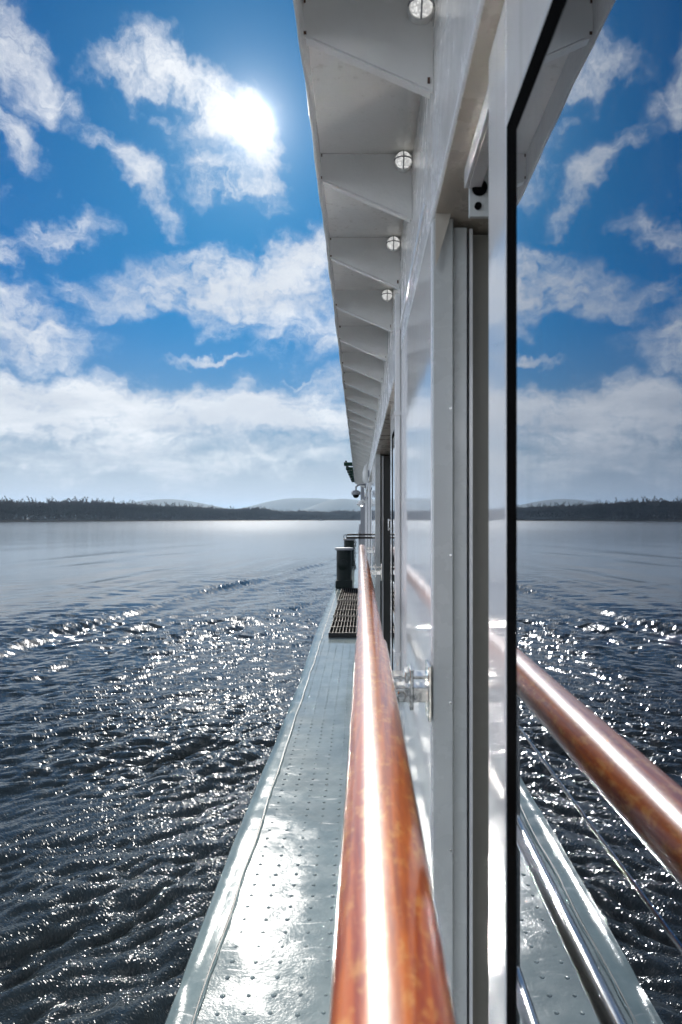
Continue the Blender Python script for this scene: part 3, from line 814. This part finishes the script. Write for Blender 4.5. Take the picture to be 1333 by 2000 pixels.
def bollard(x, y, label, s=1.0):
    root = thing('bollard', label, 'bollard', (x, y, D), 'mooring bollards')
    mb = MB(); mb.box(-.165, .165, -.165, .165, .002, .16); mb.build('base', M['green'], root, bevel=.03)
    mb = MB(); mb.lathe([(.148, .15), (.148, .735), (.152, .74)], (0, 0, 0), 'z', 36); mb.build('post', M['green'], root)
    mb = MB(); mb.lathe([(.150, .735), (.182, .745), (.184, .775), (.172, .785), (.0005, .79)], (0, 0, 0), 'z', 36); mb.build('cap', M['grey'], root)
    mb = MB(); mb.lathe([(.098, -.02), (.104, -.035), (.104, -.05), (.09, -.06), (.0005, -.064)], (-.02, -.115, .46), 'y', 28); mb.build('side_boss', M['green'], root)
    return root
bollard(-.413, 13.3, 'dark green mooring bollard with grey cap standing behind the gratings')
bollard(-.46, 19.5, 'dark green mooring bollard half hidden behind the nearer one')

# lamps under the roof overhang
def lamp():
    root = thing('bulkhead_lamp', '', 'lamp', (0, 0, 0), 'round lamps under the roof overhang')
    mb = MB(); mb.lathe([(.0205, .012), (.0205, .001), (.019, -.002), (.0005, -.002)], (0, 0, 0), 'z', 28); mb.build('base', M['wplastic'], root)
    mb = MB(); pr = [(.0185 * math.cos(a), -.003 - .016 * math.sin(a)) for a in np.linspace(0, math.pi / 2 - .02, 9)]
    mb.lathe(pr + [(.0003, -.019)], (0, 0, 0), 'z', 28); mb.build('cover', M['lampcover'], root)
    mb = MB()
    for ax in (0, 1):
        pts = [((.0196 * math.cos(a)) if ax == 0 else 0, 0 if ax == 0 else .0196 * math.cos(a), -.003 - .0175 * math.sin(a)) for a in np.linspace(0, math.pi, 15)]
        mb.tube(pts, .0016, 6)
    mb.build('guard', M['grey'], root)
    return root
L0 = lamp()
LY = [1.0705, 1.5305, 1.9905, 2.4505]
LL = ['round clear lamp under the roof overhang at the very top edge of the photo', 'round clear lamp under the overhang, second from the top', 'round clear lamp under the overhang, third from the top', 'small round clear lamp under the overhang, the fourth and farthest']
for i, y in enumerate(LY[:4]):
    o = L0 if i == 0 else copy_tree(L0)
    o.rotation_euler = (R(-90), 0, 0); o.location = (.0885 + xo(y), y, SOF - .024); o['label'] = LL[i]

# dome camera, horn, wall lamp, platform at the aft end
dc = thing('dome_camera', 'grey dome security camera hanging from the end of the roof overhang', 'security camera', (-.165, 12.0, .43))
mb = MB(); mb.lathe([(.0005, .07), (.05, .065), (.078, .04), (.082, .0), (.074, -.012), (.0005, -.012)], (0, 0, 0), 'z', 28); mb.build('housing', M['grey'], dc)
mb = MB(); mb.lathe([(.058, -.013)] + [(.058 * math.cos(a), -.013 - .058 * math.sin(a)) for a in np.linspace(.1, 1.55, 8)], (0, 0, 0), 'z', 24); mb.build('lens_dome', M['bdome'], dc)
mb = MB(); mb.tube([(0, 0, .05), (0, 0, .13), (.06, 0, .17), (.17, 0, .17)], .016, 10); mb.box(.155, .18, -.05, .05, .10, .24); mb.build('arm', M['grey'], dc)
hn = thing('horn_loudspeaker', 'pale grey horn loudspeaker tilted down below the dome camera', 'loudspeaker', (-.05, 12.4, .27))
mb = MB(); mb.tube([(.06, 0, .02), (.0, 0, .06), (-.025, -.02, .02), (-.04, -.03, -.03)], [.022, .03, .055, .075], 18); mb.build('horn', M['wplastic'], hn)
mb = MB(); mb.tube([(.0, 0, .06), (.06, 0, .12)], .012, 8); mb.build('mount', M['grey'], hn)
wl = thing('wall_floodlight', 'slim white floodlight fixed to the upper wall near the far end', 'floodlight', (.075 + xo(8.2), 8.2, .53))
mb = MB(); mb.tube([(.03, 0, .16), (.0, 0, .10), (-.012, 0, .02), (-.012, 0, -.06), (.006, 0, -.10)], [.006, .022, .034, .034, .02], 18); mb.build('housing', M['wplastic'], wl)
mb = MB(); mb.box(.0, .045, -.015, .015, -.03, .05); mb.build('bracket', M['grey'], wl)
pf = thing('slatted_platform', 'dark green slatted platform sticking out above the far roof edge', 'platform', (-.3, 12, .95))
for k, (y, x0) in enumerate(((12.0, -.375), (13.1, -.372), (13.9, -.368), (14.7, -.365), (15.5, -.36), (16.4, -.355), (17.4, -.35))):
    mb = MB(); mb.box(x0, -.06, y - .09, y + .09, .93, .985); P(mb, 'slat', M['pgreen'], pf, bevel=.006)
mb = MB(); mb.box(-.355, -.325, 12.0, 17.4, .95, 1.02); mb.box(-.1, -.07, 12.0, 17.4, .986, 1.03); P(mb, 'side_beam', M['pgreen'], pf)

# ------------------------------------------------------------------ air
HAZE = .95e-4
mb = MB(); mb.box(-13500, 13500, -13500, 13500, WZ - 12, 200)
m = bpy.data.materials.new('river_haze'); m.use_nodes = True; N = NB(m.node_tree); m.node_tree.nodes.clear()
pv = N.n('ShaderNodeVolumePrincipled'); pv.inputs['Color'].default_value = (.55, .77, 1.0, 1); pv.inputs['Density'].default_value = HAZE; pv.inputs['Anisotropy'].default_value = .3
mo = N.n('ShaderNodeOutputMaterial'); N.link(pv.outputs[0], mo.inputs['Volume'])
hz = mb.build('haze', m, smooth=0); tag(hz, 'thin bluish haze over the river and hills', 'haze', kind='stuff')
